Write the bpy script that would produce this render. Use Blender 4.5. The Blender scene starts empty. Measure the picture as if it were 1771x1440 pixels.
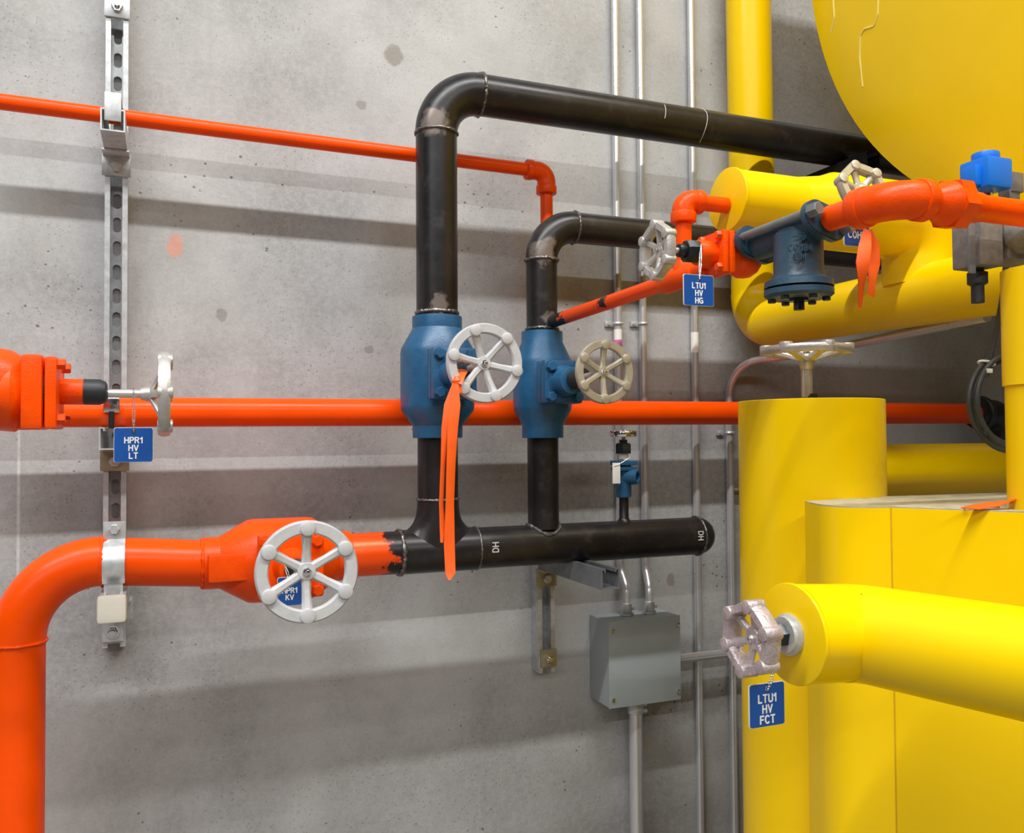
import bpy, bmesh, math, random
from mathutils import Vector, Matrix
V = Vector
random.seed(4)
S = bpy.context.scene
# ---------------------------------------------------------------- camera
F = 1500.0; D = 1.9; ZC = 1.6
yaw = math.radians(22); pit = math.radians(1.5); rol = math.radians(-.38)
FW = V((math.sin(yaw)*math.cos(pit), math.cos(yaw)*math.cos(pit), math.sin(pit)))
r0 = V((math.cos(yaw), -math.sin(yaw), 0)); u0 = r0.cross(FW)
RT = r0*math.cos(rol) + u0*math.sin(rol); UP = -r0*math.sin(rol) + u0*math.cos(rol)
CAM = V((0, -D, ZC))
cd = bpy.data.cameras.new('camera'); cam = bpy.data.objects.new('camera', cd)
S.collection.objects.link(cam); S.camera = cam
cd.sensor_width = 36; cd.lens = 36*F/1771; cd.clip_start = .02
cam.matrix_world = Matrix(((RT.x, UP.x, -FW.x, CAM.x), (RT.y, UP.y, -FW.y, CAM.y), (RT.z, UP.z, -FW.z, CAM.z), (0, 0, 0, 1)))
# ---------------------------------------------------------------- light
S.view_settings.view_transform = 'Standard'; S.view_settings.look = 'None'
S.view_settings.gamma = 1; S.view_settings.use_curve_mapping = False
S.view_settings.exposure = -0.10
W = bpy.data.worlds.new('world'); S.world = W; W.use_nodes = True
W.node_tree.nodes['Background'].inputs[0].default_value = (.93, .96, 1, 1)
W.node_tree.nodes['Background'].inputs[1].default_value = .022
def area(name, loc, sx, sy, power, col, rot=(0, 0, 0)):
    l = bpy.data.lights.new(name, 'AREA'); l.shape = 'RECTANGLE'; l.size = sx; l.size_y = sy
    l.energy = power; l.color = col; o = bpy.data.objects.new(name, l); S.collection.objects.link(o)
    o.location = loc; o.rotation_euler = rot
area('strip_light', (-.5, -2.7, 6.2), 9, .14, 720, (1, .99, .98))
area('strip_light.001', (-3, -8.0, 6.2), 14, .14, 820, (1, .99, .98))
# ---------------------------------------------------------------- helpers
def P(px, py, p):                       # the place seen at a pixel, p metres off the wall
    d = FW + RT*((px-885.5)/F) - UP*((py-720)/F)
    return CAM + d*((D-p)/d.y)
def PX(px, py, X):
    d = FW + RT*((px-885.5)/F) - UP*((py-720)/F)
    return CAM + d*(X/d.x)
X_, Y_, Z_ = V((1, 0, 0)), V((0, 1, 0)), V((0, 0, 1))
def lerp(a, b, t): return a + (b-a)*t
class MB:
    def __init__(s): s.bm = bmesh.new()
    def frame(s, n, up=None):
        n = n.normalized(); a = up if up is not None else (Z_ if abs(n.z) < .9 else X_)
        u = a.cross(n).normalized(); return u, n.cross(u).normalized()
    def loft(s, rings, cap=True, close=False):
        vs = [[s.bm.verts.new(p) for p in r] for r in rings]; n = len(vs[0])
        m = len(vs) if close else len(vs)-1
        for i in range(m):
            a, b = vs[i], vs[(i+1) % len(vs)]
            for k in range(n):
                try: s.bm.faces.new((a[k], a[(k+1) % n], b[(k+1) % n], b[k]))
                except ValueError: pass
        if cap and not close:
            s.bm.faces.new(vs[0][::-1]); s.bm.faces.new(vs[-1])
        return s
    def tube(s, pts, r, seg=32, cap=True):
        pts = [V(p) for p in pts]; t = (pts[1]-pts[0]).normalized(); u, v = s.frame(t); rings = []
        for i, p in enumerate(pts):
            if i == 0: tn = t
            elif i == len(pts)-1: tn = (pts[i]-pts[i-1]).normalized()
            else: tn = ((pts[i]-pts[i-1]).normalized() + (pts[i+1]-pts[i]).normalized()).normalized()
            u = (u - tn*u.dot(tn)).normalized(); v = tn.cross(u)
            rr = r[i] if isinstance(r, (list, tuple)) else r
            rings.append([p + (u*math.cos(a) + v*math.sin(a))*rr for a in [2*math.pi*k/seg for k in range(seg)]])
        return s.loft(rings, cap)
    def lathe(s, o, ax, prof, seg=40, cap=True):      # prof: (distance along axis, radius)
        o = V(o); ax = V(ax).normalized(); u, v = s.frame(ax)
        return s.loft([[o + ax*t + (u*math.cos(a)+v*math.sin(a))*max(r, 1e-5) for a in [2*math.pi*k/seg for k in range(seg)]] for t, r in prof], cap)
    def cyl(s, a, b, r, seg=24, bev=0):
        a = V(a); b = V(b); L = (b-a).length
        pr = [(0, r), (L, r)] if not bev else [(0, r-bev), (bev*.3, r-bev*.3), (bev, r), (L-bev, r), (L-bev*.3, r-bev*.3), (L, r-bev)]
        return s.lathe(a, b-a, pr, seg)
    def box(s, c, ux, uy, uz, sx, sy, sz, bev=0):
        c = V(c); b2 = bmesh.new(); bmesh.ops.create_cube(b2, size=1)
        for v in b2.verts: v.co = V((v.co.x*sx, v.co.y*sy, v.co.z*sz))
        if bev: bmesh.ops.bevel(b2, geom=b2.edges[:], offset=bev, segments=2, affect='EDGES', profile=.6)
        mp = {}
        for v in b2.verts: mp[v] = s.bm.verts.new(c + ux*v.co.x + uy*v.co.y + uz*v.co.z)
        for f in b2.faces: s.bm.faces.new([mp[v] for v in f.verts])
        b2.free(); return s
    def abox(s, c, sx, sy, sz, bev=0): return s.box(c, X_, Y_, Z_, sx, sy, sz, bev)
    def prism(s, poly, o, u, v, n, h, bev=0):
        o = V(o)
        b2 = bmesh.new(); f = b2.faces.new([b2.verts.new(V((a, b, 0))) for a, b in poly])
        g = bmesh.ops.extrude_face_region(b2, geom=[f])
        for e in g['geom']:
            if isinstance(e, bmesh.types.BMVert): e.co.z += h
        if bev: bmesh.ops.bevel(b2, geom=[e for e in b2.edges if abs(e.verts[0].co.z-e.verts[1].co.z) < 1e-6], offset=bev, segments=2, affect='EDGES')
        mp = {x: s.bm.verts.new(o + u*x.co.x + v*x.co.y + n*x.co.z) for x in b2.verts}
        for f in b2.faces: s.bm.faces.new([mp[x] for x in f.verts])
        b2.free(); return s
    def ball(s, c, r, seg=12):
        pr = [(-r*math.cos(math.pi*i/8), r*math.sin(math.pi*i/8)) for i in range(9)]
        return s.lathe(c, Z_, pr, seg)
    def ring(s, c, n, R, r, seg=40, k=10, jit=0):     # torus
        u, v = s.frame(V(n).normalized()); c = V(c); n = V(n).normalized(); rings = []
        for i in range(seg):
            a = 2*math.pi*i/seg; d = u*math.cos(a)+v*math.sin(a); rr = r*(1+jit*random.uniform(-1, 1))
            o = n*random.uniform(-1, 1)*jit*r*.5
            rings.append([c + o + d*(R + rr*math.cos(b)) + n*rr*math.sin(b) for b in [2*math.pi*j/k for j in range(k)]])
        return s.loft(rings, False, True)
    def hexa(s, c, n, r, h, rot=0, seg=6):            # hex head
        u, v = s.frame(V(n).normalized()); n = V(n).normalized()
        def rg(t, rr): return [V(c)+n*t+(u*math.cos(rot+2*math.pi*k/seg)+v*math.sin(rot+2*math.pi*k/seg))*rr for k in range(seg)]
        return s.loft([rg(0, r), rg(h*.85, r), rg(h, r*.86)])
def fillet(pts, rads, n=12):
    pts = [V(p) for p in pts]; out = [pts[0]]
    for i in range(1, len(pts)-1):
        a, b, c = pts[i-1], pts[i], pts[i+1]; R = rads[i-1] if isinstance(rads, (list, tuple)) else rads
        d1 = (a-b).normalized(); d2 = (c-b).normalized(); ang = d1.angle(d2)
        if R <= 0 or ang > 3.1: out.append(b); continue
        t = R/math.tan(ang/2); s = b+d1*t; e = b+d2*t; bis = (d1+d2).normalized(); o = b+bis*(R/math.sin(ang/2))
        vs = s-o; ve = e-o; tot = vs.angle(ve)
        for k in range(n+1):
            f = k/n; out.append(o + (vs*math.sin((1-f)*tot)+ve*math.sin(f*tot))/math.sin(tot))
    out.append(pts[-1]); return out
def rootloc(p):
    while p.parent: p = p.parent
    return p.location
def obj(name, mb, mat, parent=None, sharp=35, lab=None):
    bm = mb.bm; bmesh.ops.remove_doubles(bm, verts=bm.verts[:], dist=1e-6)
    bmesh.ops.recalc_face_normals(bm, faces=bm.faces[:])
    me = bpy.data.meshes.new(name)
    if parent: loc = rootloc(parent).copy()
    else:
        co = [v.co for v in bm.verts]
        loc = V([(min(c[i] for c in co)+max(c[i] for c in co))/2 for i in range(3)])
    for v in bm.verts: v.co -= loc
    bm.to_mesh(me); bm.free(); me.shade_smooth(); me.set_sharp_from_angle(angle=math.radians(sharp))
    me.materials.append(mat)
    o = bpy.data.objects.new(name, me); S.collection.objects.link(o)
    if parent: o.parent = parent
    else: o.location = loc
    if lab: o['label'] = lab
    return o
def tag(o, label, cat, group=None):
    o['label'] = label; o['category'] = cat
    if group: o['group'] = group
    return o
def thing(name, loc, label, cat, group=None):
    o = bpy.data.objects.new(name, None); S.collection.objects.link(o); o.location = loc; o.empty_display_size = .02
    return tag(o, label, cat, group)
def arc(cx, cy, rx, ry, a0, a1, n=8): return [(cx+rx*math.cos(math.radians(a0+(a1-a0)*k/n)), cy+ry*math.sin(math.radians(a0+(a1-a0)*k/n))) for k in range(n+1)]
GL = {'H': (.6, [[(0, 0), (0, 1)], [(.6, 0), (.6, 1)], [(0, .52), (.6, .52)]]), 'P': (.55, [[(0, 0), (0, 1), (.33, 1)]+arc(.33, .75, .24, .25, 90, -90)+[(0, .5)]]),
      'R': (.6, [[(0, 0), (0, 1), (.33, 1)]+arc(.33, .76, .24, .24, 90, -90)+[(0, .52)], [(.3, .5), (.6, 0)]]), '1': (.3, [[(.26, 0), (.26, 1), (0, .74)]]),
      'V': (.64, [[(0, 1), (.32, 0), (.64, 1)]]), 'L': (.48, [[(0, 1), (0, 0), (.48, 0)]]), 'T': (.6, [[(0, 1), (.6, 1)], [(.3, 1), (.3, 0)]]),
      'U': (.6, [[(0, 1), (0, .3)]+arc(.3, .3, .3, .3, 180, 360)+[(.6, 1)]]), 'G': (.64, [arc(.34, .5, .34, .5, 50, 340, 14), [(.66, .33), (.66, .48), (.4, .48)], [(.66, .4), (.66, .05)]]),
      'F': (.5, [[(0, 0), (0, 1), (.5, 1)], [(0, .52), (.42, .52)]]), 'C': (.62, [arc(.34, .5, .34, .5, 48, 312, 14)]), 'K': (.6, [[(0, 0), (0, 1)], [(.58, 1), (0, .38)], [(.2, .58), (.6, 0)]]),
      'O': (.66, [arc(.33, .5, .33, .5, 0, 360, 18)]), 'D': (.6, [[(0, 0), (0, 1), (.25, 1)]+arc(.25, .5, .35, .5, 90, -90)+[(0, 0)]]), 'M': (.7, [[(0, 0), (0, 1), (.35, .3), (.7, 1), (.7, 0)]]),
      'N': (.6, [[(0, 0), (0, 1), (.6, 0), (.6, 1)]]), '8': (.5, [arc(.25, .74, .22, .25, 0, 360, 12), arc(.25, .25, .25, .25, 0, 360, 12)]), '4': (.55, [[(.4, 0), (.4, 1), (0, .3), (.55, .3)]]),
      '>': (1.4, [[(0, .5), (1.4, .5)], [(1.0, .85), (1.4, .5), (1.0, .15)]]), ' ': (.25, [])}
def text(name, st, size, o, u, v, n, mat, parent, depth=.0006, wt=.2, gap=1.42):
    m = MB(); w = size*wt/2; lines = st.split('\n'); o = V(o); z = 0
    for li, ln in enumerate(lines):
        tot = sum(GL[c][0] for c in ln)*size + (len(ln)-1)*size*.30; x = -tot/2; y = ((len(lines)-1)/2-li)*size*gap - size/2
        for c in ln:
            for pl_ in GL[c][1]:
                pts = [(x+a*size, y+b*size) for a, b in pl_]
                for (a, b), (c_, d) in zip(pts, pts[1:]):
                    L = math.hypot(c_-a, d-b)
                    if L < size*.01: continue
                    z += 1; dz = n*((z % 7)*.00003)
                    ex, ey = (c_-a)/L*w*.8, (d-b)/L*w*.8; px, py = -(d-b)/L*w, (c_-a)/L*w
                    q = [(a-ex+px, b-ey+py), (a-ex-px, b-ey-py), (c_+ex-px, d+ey-py), (c_+ex+px, d+ey+py)]
                    m.loft([[o+u*i+v*j+dz-n*depth*.5 for i, j in q], [o+u*i+v*j+dz+n*depth*.5 for i, j in q]])
            x += (GL[c][0]+.30)*size
    return obj(name, m, mat, parent, 3)
# ---------------------------------------------------------------- materials
class NT:
    def __init__(s, name):
        s.m = bpy.data.materials.new(name); s.m.use_nodes = True; s.t = s.m.node_tree; s.b = s.t.nodes['Principled BSDF']
        s.pos = s.t.nodes.new('ShaderNodeNewGeometry').outputs['Position']
    def n(s, k, **kw):
        x = s.t.nodes.new(k)
        for a, b in kw.items(): setattr(x, a, b)
        return x
    def l(s, a, b): s.t.links.new(a, b)
    def noise(s, sc, det=4, rough=.55, vec=None, stretch=None):
        x = s.n('ShaderNodeTexNoise'); x.inputs['Scale'].default_value = sc; x.inputs['Detail'].default_value = det; x.inputs['Roughness'].default_value = rough
        src = vec or s.pos
        if stretch:
            mp = s.n('ShaderNodeMapping'); mp.inputs['Scale'].default_value = stretch; s.l(src, mp.inputs['Vector']); src = mp.outputs[0]
        s.l(src, x.inputs['Vector']); return x.outputs['Fac']
    def ramp(s, f, a, b, ca=(0, 0, 0, 1), cb=(1, 1, 1, 1)):
        x = s.n('ShaderNodeValToRGB'); x.color_ramp.elements[0].position = a; x.color_ramp.elements[1].position = b
        x.color_ramp.elements[0].color = ca; x.color_ramp.elements[1].color = cb; s.l(f, x.inputs[0]); return x.outputs[0]
    def mix(s, f, a, b):
        x = s.n('ShaderNodeMix', data_type='RGBA')
        for sock, v in ((x.inputs[0], f), (x.inputs[6], a), (x.inputs[7], b)):
            if isinstance(v, (tuple, float, int)): sock.default_value = v if not (isinstance(v, tuple) and len(v) == 3) else (*v, 1)
            else: s.l(v, sock)
        return x.outputs[2]
    def math(s, op, a, b=0., c=0.):
        x = s.n('ShaderNodeMath', operation=op)
        for i, v in enumerate((a, b, c)):
            if isinstance(v, (int, float)): x.inputs[i].default_value = v
            else: s.l(v, x.inputs[i])
        return x.outputs[0]
    def bump(s, h, st, dist=.002):
        x = s.n('ShaderNodeBump'); x.inputs['Strength'].default_value = st; x.inputs['Distance'].default_value = dist
        s.l(h, x.inputs['Height']); s.l(x.outputs[0], s.b.inputs['Normal'])
def simple(name, col, rough=.4, metal=0., var=.06, sc=40, bump=.0, bsc=300, dirt=None, dirtamt=.5, coat=0, spec=.5):
    m = NT(name); m.b.inputs['Roughness'].default_value = rough; m.b.inputs['Metallic'].default_value = metal
    m.b.inputs['Specular IOR Level'].default_value = spec
    if coat: m.b.inputs['Coat Weight'].default_value = coat; m.b.inputs['Coat Roughness'].default_value = .12
    c2 = tuple(c*(1-var*2.5) for c in col)
    out = m.mix(m.ramp(m.noise(sc), .3, .7), c2, col)
    if dirt: out = m.mix(m.math('MULTIPLY', m.ramp(m.noise(sc*.7, 8, .7), .55, .72), dirtamt), out, dirt)
    m.l(out, m.b.inputs['Base Color'])
    r = m.n('ShaderNodeMapRange'); r.inputs[3].default_value = max(rough-.08, 0.03); r.inputs[4].default_value = rough+.1
    m.l(m.noise(sc*2.3), r.inputs[0]); m.l(r.outputs[0], m.b.inputs['Roughness'])
    if bump: m.bump(m.noise(bsc, 3), bump, .001)
    return m.m
ORANGE = (.98, .082, .0)
M = {}
M['orange'] = simple('orange_paint', ORANGE, .3, var=.05, sc=12, bump=.12, bsc=160, spec=.2)
M['orange_cast'] = simple('orange_paint_on_casting', ORANGE, .34, var=.08, sc=30, bump=.4, bsc=260, spec=.22)
M['yellow'] = simple('yellow_jacketing', (.95, .625, .0), .3, var=.02, sc=5, bump=.06, bsc=30, spec=.3)
M['blue'] = simple('blue_valve_paint', (.018, .110, .24), .36, var=.12, sc=30, bump=.35, bsc=240, dirt=(.03, .03, .03), dirtamt=.4)
M['blue_dark'] = simple('slate_blue_paint', (.028, .075, .12), .42, var=.12, sc=40, bump=.35, bsc=240)
M['coil'] = simple('bright_blue_plastic', (.0, .18, .75), .4, var=.02)
M['tagblue'] = simple('blue_tag_plastic', (.008, .075, .32), .35, var=.02)
M['white'] = simple('white_plastic', (.86, .85, .8), .4, var=.02)
M['cream'] = simple('cream_plastic_cap', (.80, .76, .66), .45, var=.02)
M['galv'] = simple('galvanised_steel', (.66, .69, .70), .34, .45, var=.12, sc=60, dirt=(.36, .36, .35), dirtamt=.5)
M['galv_dark'] = simple('dull_grey_steel', (.20, .215, .23), .42, .35, var=.1, sc=50)
M['chrome'] = simple('bright_plated_steel', (.8, .8, .8), .16, 1, var=.03)
M['stem'] = simple('brushed_stem_steel', (.66, .62, .58), .3, .6, var=.05)
M['conduit'] = simple('conduit_steel', (.68, .69, .71), .28, .65, var=.03, sc=5)
M['castwhite'] = simple('white_painted_cast_wheel', (.58, .585, .59), .42, .15, var=.05, sc=60, bump=.25, bsc=420)
M['castcream'] = simple('pale_gold_cast_wheel', (.58, .54, .42), .36, .5, var=.06, sc=60, bump=.2, bsc=420)
M['castsilver'] = simple('silver_painted_cast_wheel', (.60, .58, .55), .36, .55, var=.08, sc=70, bump=.35, bsc=380)
M['castrough'] = simple('rough_silver_cast_wheel', (.60, .52, .53), .38, .5, var=.12, sc=120, bump=.9, bsc=330, dirt=(.42, .3, .3), dirtamt=.5)
M['rubber'] = simple('black_rubber', (.018, .022, .026), .5, var=.1)
M['brass'] = simple('yellow_zinc_plate', (.40, .35, .23), .42, .3, var=.1)
M['ribbon'] = simple('orange_flagging_tape', (1, .125, .008), .45, var=.05, sc=25, bump=.3, bsc=50)
M['boxgrey'] = simple('grey_enamel', (.36, .41, .42), .42, var=.04, sc=8)
M['castgrey'] = simple('grey_cast_body', (.25, .24, .22), .55, .3, var=.15, sc=60, bump=.4, bsc=300)
M['nutdark'] = simple('dark_packing_nut', (.035, .04, .045), .3, .6, var=.1)
M['pink'] = simple('pink_label', (.75, .2, .5), .5)
M['cable'] = simple('grey_black_cable', (.05, .05, .045), .45, var=.1)
M['chalk'] = simple('white_paint_marker', (.75, .75, .72), .6)
M['weld'] = simple('weld_metal', (.26, .24, .22), .28, .7, var=.3, sc=200, bump=.8, bsc=400)
M['tan'] = simple('dusty_yellow_top', (.55, .50, .33), .7, var=.15, sc=40)
def black_steel(name, xsplit=None, ysplit=None, zsplit=None, bare=(), scorch=()):
    m = NT(name); n1 = m.noise(7, 5); n2 = m.noise(28, 8, .7)
    c = m.mix(m.ramp(n1, .35, .65), (.011, .010, .012), (.024, .021, .021))
    c = m.mix(m.ramp(n2, .55, .75), c, (.046, .039, .036))
    sc = m.ramp(m.noise(55, 9, .75, stretch=(1, 1, .35)), .70, .74)
    c = m.mix(m.math('MULTIPLY', sc, .7), c, (.26, .25, .24))
    for (q, r) in bare:                       # ground bright patches beside the welds
        d = m.n('ShaderNodeVectorMath', operation='DISTANCE'); m.l(m.pos, d.inputs[0]); d.inputs[1].default_value = q
        k = m.math('ADD', d.outputs['Value'], m.math('MULTIPLY', m.math('SUBTRACT', m.noise(45, 4), .5), .05))
        k = m.ramp(k, r*.7, r, (1, 1, 1, 1), (0, 0, 0, 1)); c = m.mix(m.math('MULTIPLY', k, .8), c, (.22, .18, .155))
    rough = m.n('ShaderNodeMapRange'); rough.inputs[3].default_value = .2; rough.inputs[4].default_value = .46; m.l(n2, rough.inputs[0])
    m.b.inputs['Metallic'].default_value = .25; m.l(rough.outputs[0], m.b.inputs['Roughness'])
    sep = m.n('ShaderNodeSeparateXYZ'); m.l(m.pos, sep.inputs[0])
    jag = m.math('MULTIPLY', m.math('SUBTRACT', m.noise(26, 7, .7), .5), .13)
    if xsplit is not None:
        f = m.ramp(m.math('ADD', m.math('SUBTRACT', sep.outputs[0], xsplit-.5), jag), .497, .503, (1, 1, 1, 1), (0, 0, 0, 1)); c = m.mix(f, c, ORANGE)
    if ysplit is not None:
        f = m.ramp(m.math('ADD', m.math('SUBTRACT', sep.outputs[1], ysplit-.5), m.math('MULTIPLY', jag, 2.)), .497, .503, (1, 1, 1, 1), (0, 0, 0, 1)); c = m.mix(f, c, ORANGE)
    for (q, r) in scorch:
        d = m.n('ShaderNodeVectorMath', operation='DISTANCE'); m.l(m.pos, d.inputs[0]); d.inputs[1].default_value = q
        k = m.math('ADD', d.outputs['Value'], m.math('MULTIPLY', m.math('SUBTRACT', m.noise(90, 4), .5), .03))
        c = m.mix(m.ramp(k, r*.9, r, (1, 1, 1, 1), (0, 0, 0, 1)), c, (.02, .012, .01))
    m.l(c, m.b.inputs['Base Color']); m.bump(n2, .12, .001); return m.m
# key positions
hz = P(1100, 932, .2).z; HY = -.2; RR = .0425
x1 = P(755, 300, .2).x; x2 = P(938, 650, .2).x
topz = P(1000, 190, .2).z; smz = P(1080, 402, .2).z
M['black'] = black_steel('bare_black_steel', bare=((x1-.02, -.245, P(750, 215, .24).z), .05) and (((x1-.02, -.243, P(750, 208, .24).z), .035), ((x2-.01, -.243, P(925, 430, .24).z), .035), ((x1-.01, -.243, P(745, 525, .24).z), .022), ((x2, -.243, P(935, 550, .24).z), .02)))
M['black_orange'] = black_steel('black_steel_with_orange_paint_edge', xsplit=P(676, 960, .24).x)
M['branch'] = black_steel('orange_pipe_scorched_black_end', ysplit=-.30, scorch=((P(1038, 523, .435), .013), (P(1022, 528, .42), .012), (P(1008, 533, .40), .006)))
def concrete():
    m = NT('cast_concrete'); n1 = m.noise(1.1, 6, .6); n2 = m.noise(6, 8, .65); n3 = m.noise(70, 6, .7)
    c = m.mix(m.ramp(n1, .35, .68), (.30, .30, .295), (.50, .512, .52))
    c = m.mix(m.math('MULTIPLY', m.ramp(n2, .40, .66), .45), c, (.21, .205, .195))
    c = m.mix(m.math('MULTIPLY', m.ramp(n3, .42, .7), .45), c, (.50, .51, .51)); c = m.mix(m.math('MULTIPLY', m.ramp(m.noise(190, 3, .6), .50, .72), .25), c, (.16, .155, .15))
    v = m.n('ShaderNodeTexVoronoi'); v.inputs['Scale'].default_value = 40; m.l(m.pos, v.inputs['Vector'])
    pit = m.ramp(m.math('ADD', v.outputs['Distance'], m.math('MULTIPLY', m.ramp(m.noise(4, 3), .40, .62, (1, 1, 1, 1), (0, 0, 0, 1)), .16)), .085, .15, (1, 1, 1, 1), (0, 0, 0, 1))
    c = m.mix(m.math('MULTIPLY', pit, .75), c, (.11, .095, .08))
    st = m.ramp(m.noise(16, 9, .8), .645, .675); c = m.mix(m.math('MULTIPLY', st, .6), c, (.2, .18, .16))
    v2 = m.n('ShaderNodeTexVoronoi'); v2.inputs['Scale'].default_value = 95; m.l(m.pos, v2.inputs['Vector'])
    p2 = m.math('MULTIPLY', m.ramp(v2.outputs['Distance'], .14, .20, (1, 1, 1, 1), (0, 0, 0, 1)), m.ramp(m.noise(3.2, 4), .44, .56))
    c = m.mix(m.math('MULTIPLY', p2, .45), c, (.12, .11, .1))
    cl = m.ramp(m.noise(2.3, 3), .45, .62); c = m.mix(m.math('MULTIPLY', cl, .30), c, (.56, .56, .54))
    sep = m.n('ShaderNodeSeparateXYZ'); m.l(m.pos, sep.inputs[0])
    warp = m.math('MULTIPLY', m.math('SUBTRACT', m.noise(42, 6, .7), .5), 2.4)
    for (px, py, rx, rz, col, am) in ((680, 95, .026, .026, (.22, .20, .17), .7), (625, 181, .013, .011, (.22, .20, .17), .6), (303, 425, .018, .028, (.72, .28, .17), .6),
                                      (383, 545, .013, .017, (.2, .19, .18), .6), (638, 604, .012, .010, (.22, .2, .18), .6), (1160, 1003, .013, .018, (.22, .18, .15), .6),
                                      (176, 205, .03, .02, (.35, .32, .3), .4)):
        q = P(px, py, 0)
        a = m.math('DIVIDE', m.math('SUBTRACT', sep.outputs[0], q.x), rx); b = m.math('DIVIDE', m.math('SUBTRACT', sep.outputs[2], q.z), rz)
        d = m.math('ADD', m.math('ADD', m.math('MULTIPLY', a, a), m.math('MULTIPLY', b, b)), warp)
        c = m.mix(m.math('MULTIPLY', m.ramp(d, .55, 1.1, (1, 1, 1, 1), (0, 0, 0, 1)), am), c, col)
    # chalk line near the left and scribbled chalk
    q = P(32, 850, 0); d = m.math('ABSOLUTE', m.math('SUBTRACT', sep.outputs[0], q.x))
    k = m.math('MULTIPLY', m.ramp(d, .0008, .0016, (1, 1, 1, 1), (0, 0, 0, 1)), m.ramp(sep.outputs[2], .1, .1001) if False else m.math('LESS_THAN', sep.outputs[2], P(32, 740, 0).z))
    c = m.mix(m.math('MULTIPLY', k, m.math('MULTIPLY', m.noise(60), .8)), c, (.85, .84, .82))
    m.l(c, m.b.inputs['Base Color']); m.b.inputs['Roughness'].default_value = .82
    h = m.math('ADD', m.math('MULTIPLY', n3, .8), m.math('MULTIPLY', pit, -1.)); m.bump(h, .5, .002); return m.m
M['concrete'] = concrete()
M['floor'] = simple('floor_concrete', (.20, .19, .18), .6, sc=3, bump=.1)
# ---------------------------------------------------------------- setting
def struct(name, mb, mat): o = obj(name, mb, mat); o['kind'] = 'structure'; return o
struct('wall_back', MB().abox((1.5, .1, 4.2), 12, .2, 8.6), M['concrete'])
struct('floor', MB().abox((1.5, -7, -.05), 12, 14, .1), M['floor'])
# ---------------------------------------------------------------- struts
def channel_poly():
    w, d, t, lip, ret = .0205, .041, .0026, .0095, .007
    return [(-w, 0), (w, 0), (w, d), (w-lip, d), (w-lip, d-ret), (w-lip+t, d-ret), (w-lip+t, d-t), (w-t, d-t), (w-t, t), (-w+t, t), (-w+t, d-t), (-w+lip-t, d-t), (-w+lip-t, d-ret), (-w+lip, d-ret), (-w+lip, d), (-w, d)]
def channel(mb, a, b, open_dir):
    """C section from a to b; a, b on the middle of the closed back; opening towards open_dir"""
    a, b = V(a), V(b); n = (b-a).normalized(); v = V(open_dir).normalized(); u = v.cross(n).normalized()
    return mb.prism(channel_poly(), a, u, v, n, (b-a).length)
def slotted(mb, x, z0, z1, pitch=.0475):
    """channel on the wall, vertical, with long holes in its back"""
    w, d, t, lip, ret = .0205, .041, .0026, .0095, .007
    for s in (-1, 1):
        pl = [(s*w, 0), (s*w, d), (s*(w-lip), d), (s*(w-lip), d-ret), (s*(w-lip+t), d-ret), (s*(w-lip+t), d-t), (s*(w-t), d-t), (s*(w-t), 0)]
        mb.prism(pl, (x, -.001, z0), X_, -Y_, Z_, z1-z0)
    z = z0; yb = -.003; yf = -.006; hw = w-t
    while z < z1-1e-4:
        zt = min(z+pitch, z1); cz = (z+zt)/2; hh = (zt-z)/2
        if hh < .019:
            mb.abox((x, (yb+yf)/2, cz), 2*hw, .003, 2*hh); z = zt; continue
        ca = math.atan2(hh, hw); angs = sorted([2*math.pi*k/28 for k in range(28)] + [ca, math.pi-ca, math.pi+ca, 2*math.pi-ca])
        oo, ii = [], []
        for a in angs:
            c_, s_ = math.cos(a), math.sin(a); k = min(hw/abs(c_) if abs(c_) > 1e-6 else 9, hh/abs(s_) if abs(s_) > 1e-6 else 9); oo.append((c_*k, s_*k))
            ii.append((c_*.0075, s_*.0075 + (.0075 if s_ > 0 else -.0075 if s_ < 0 else 0)))
        rings = [[V((x+q[0], y, cz+q[1])) for q in r] for r, y in ((oo, yf), (ii, yf), (ii, yb), (oo, yb))]
        mb.loft(rings, False); z = zt
    return mb
def arm_fitting(parent, x, zc, plate_z, mat):
    m = MB(); m.abox((x, -.0445, plate_z), .052, .005, .042, .0015); m.abox((x, -.0445-.02, plate_z+.021), .046, .045, .004, .001); obj('angle_fitting', m, mat, parent)
    b = MB(); b.hexa((x, -.047, plate_z-.004), -Y_, .0095, .008); obj('bolt', b, M['galv'], parent)
sx = P(200, 560, .041).x
zt, zb = 3.4, P(194, 1117, .03).z
rail = thing('strut_rail', (sx, 0, zb), 'tall galvanised slotted strut rail bolted upright to the concrete wall at the left', 'strut rail')
obj('channel', slotted(MB(), sx, zb, zt), M['galv'], rail)
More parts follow.
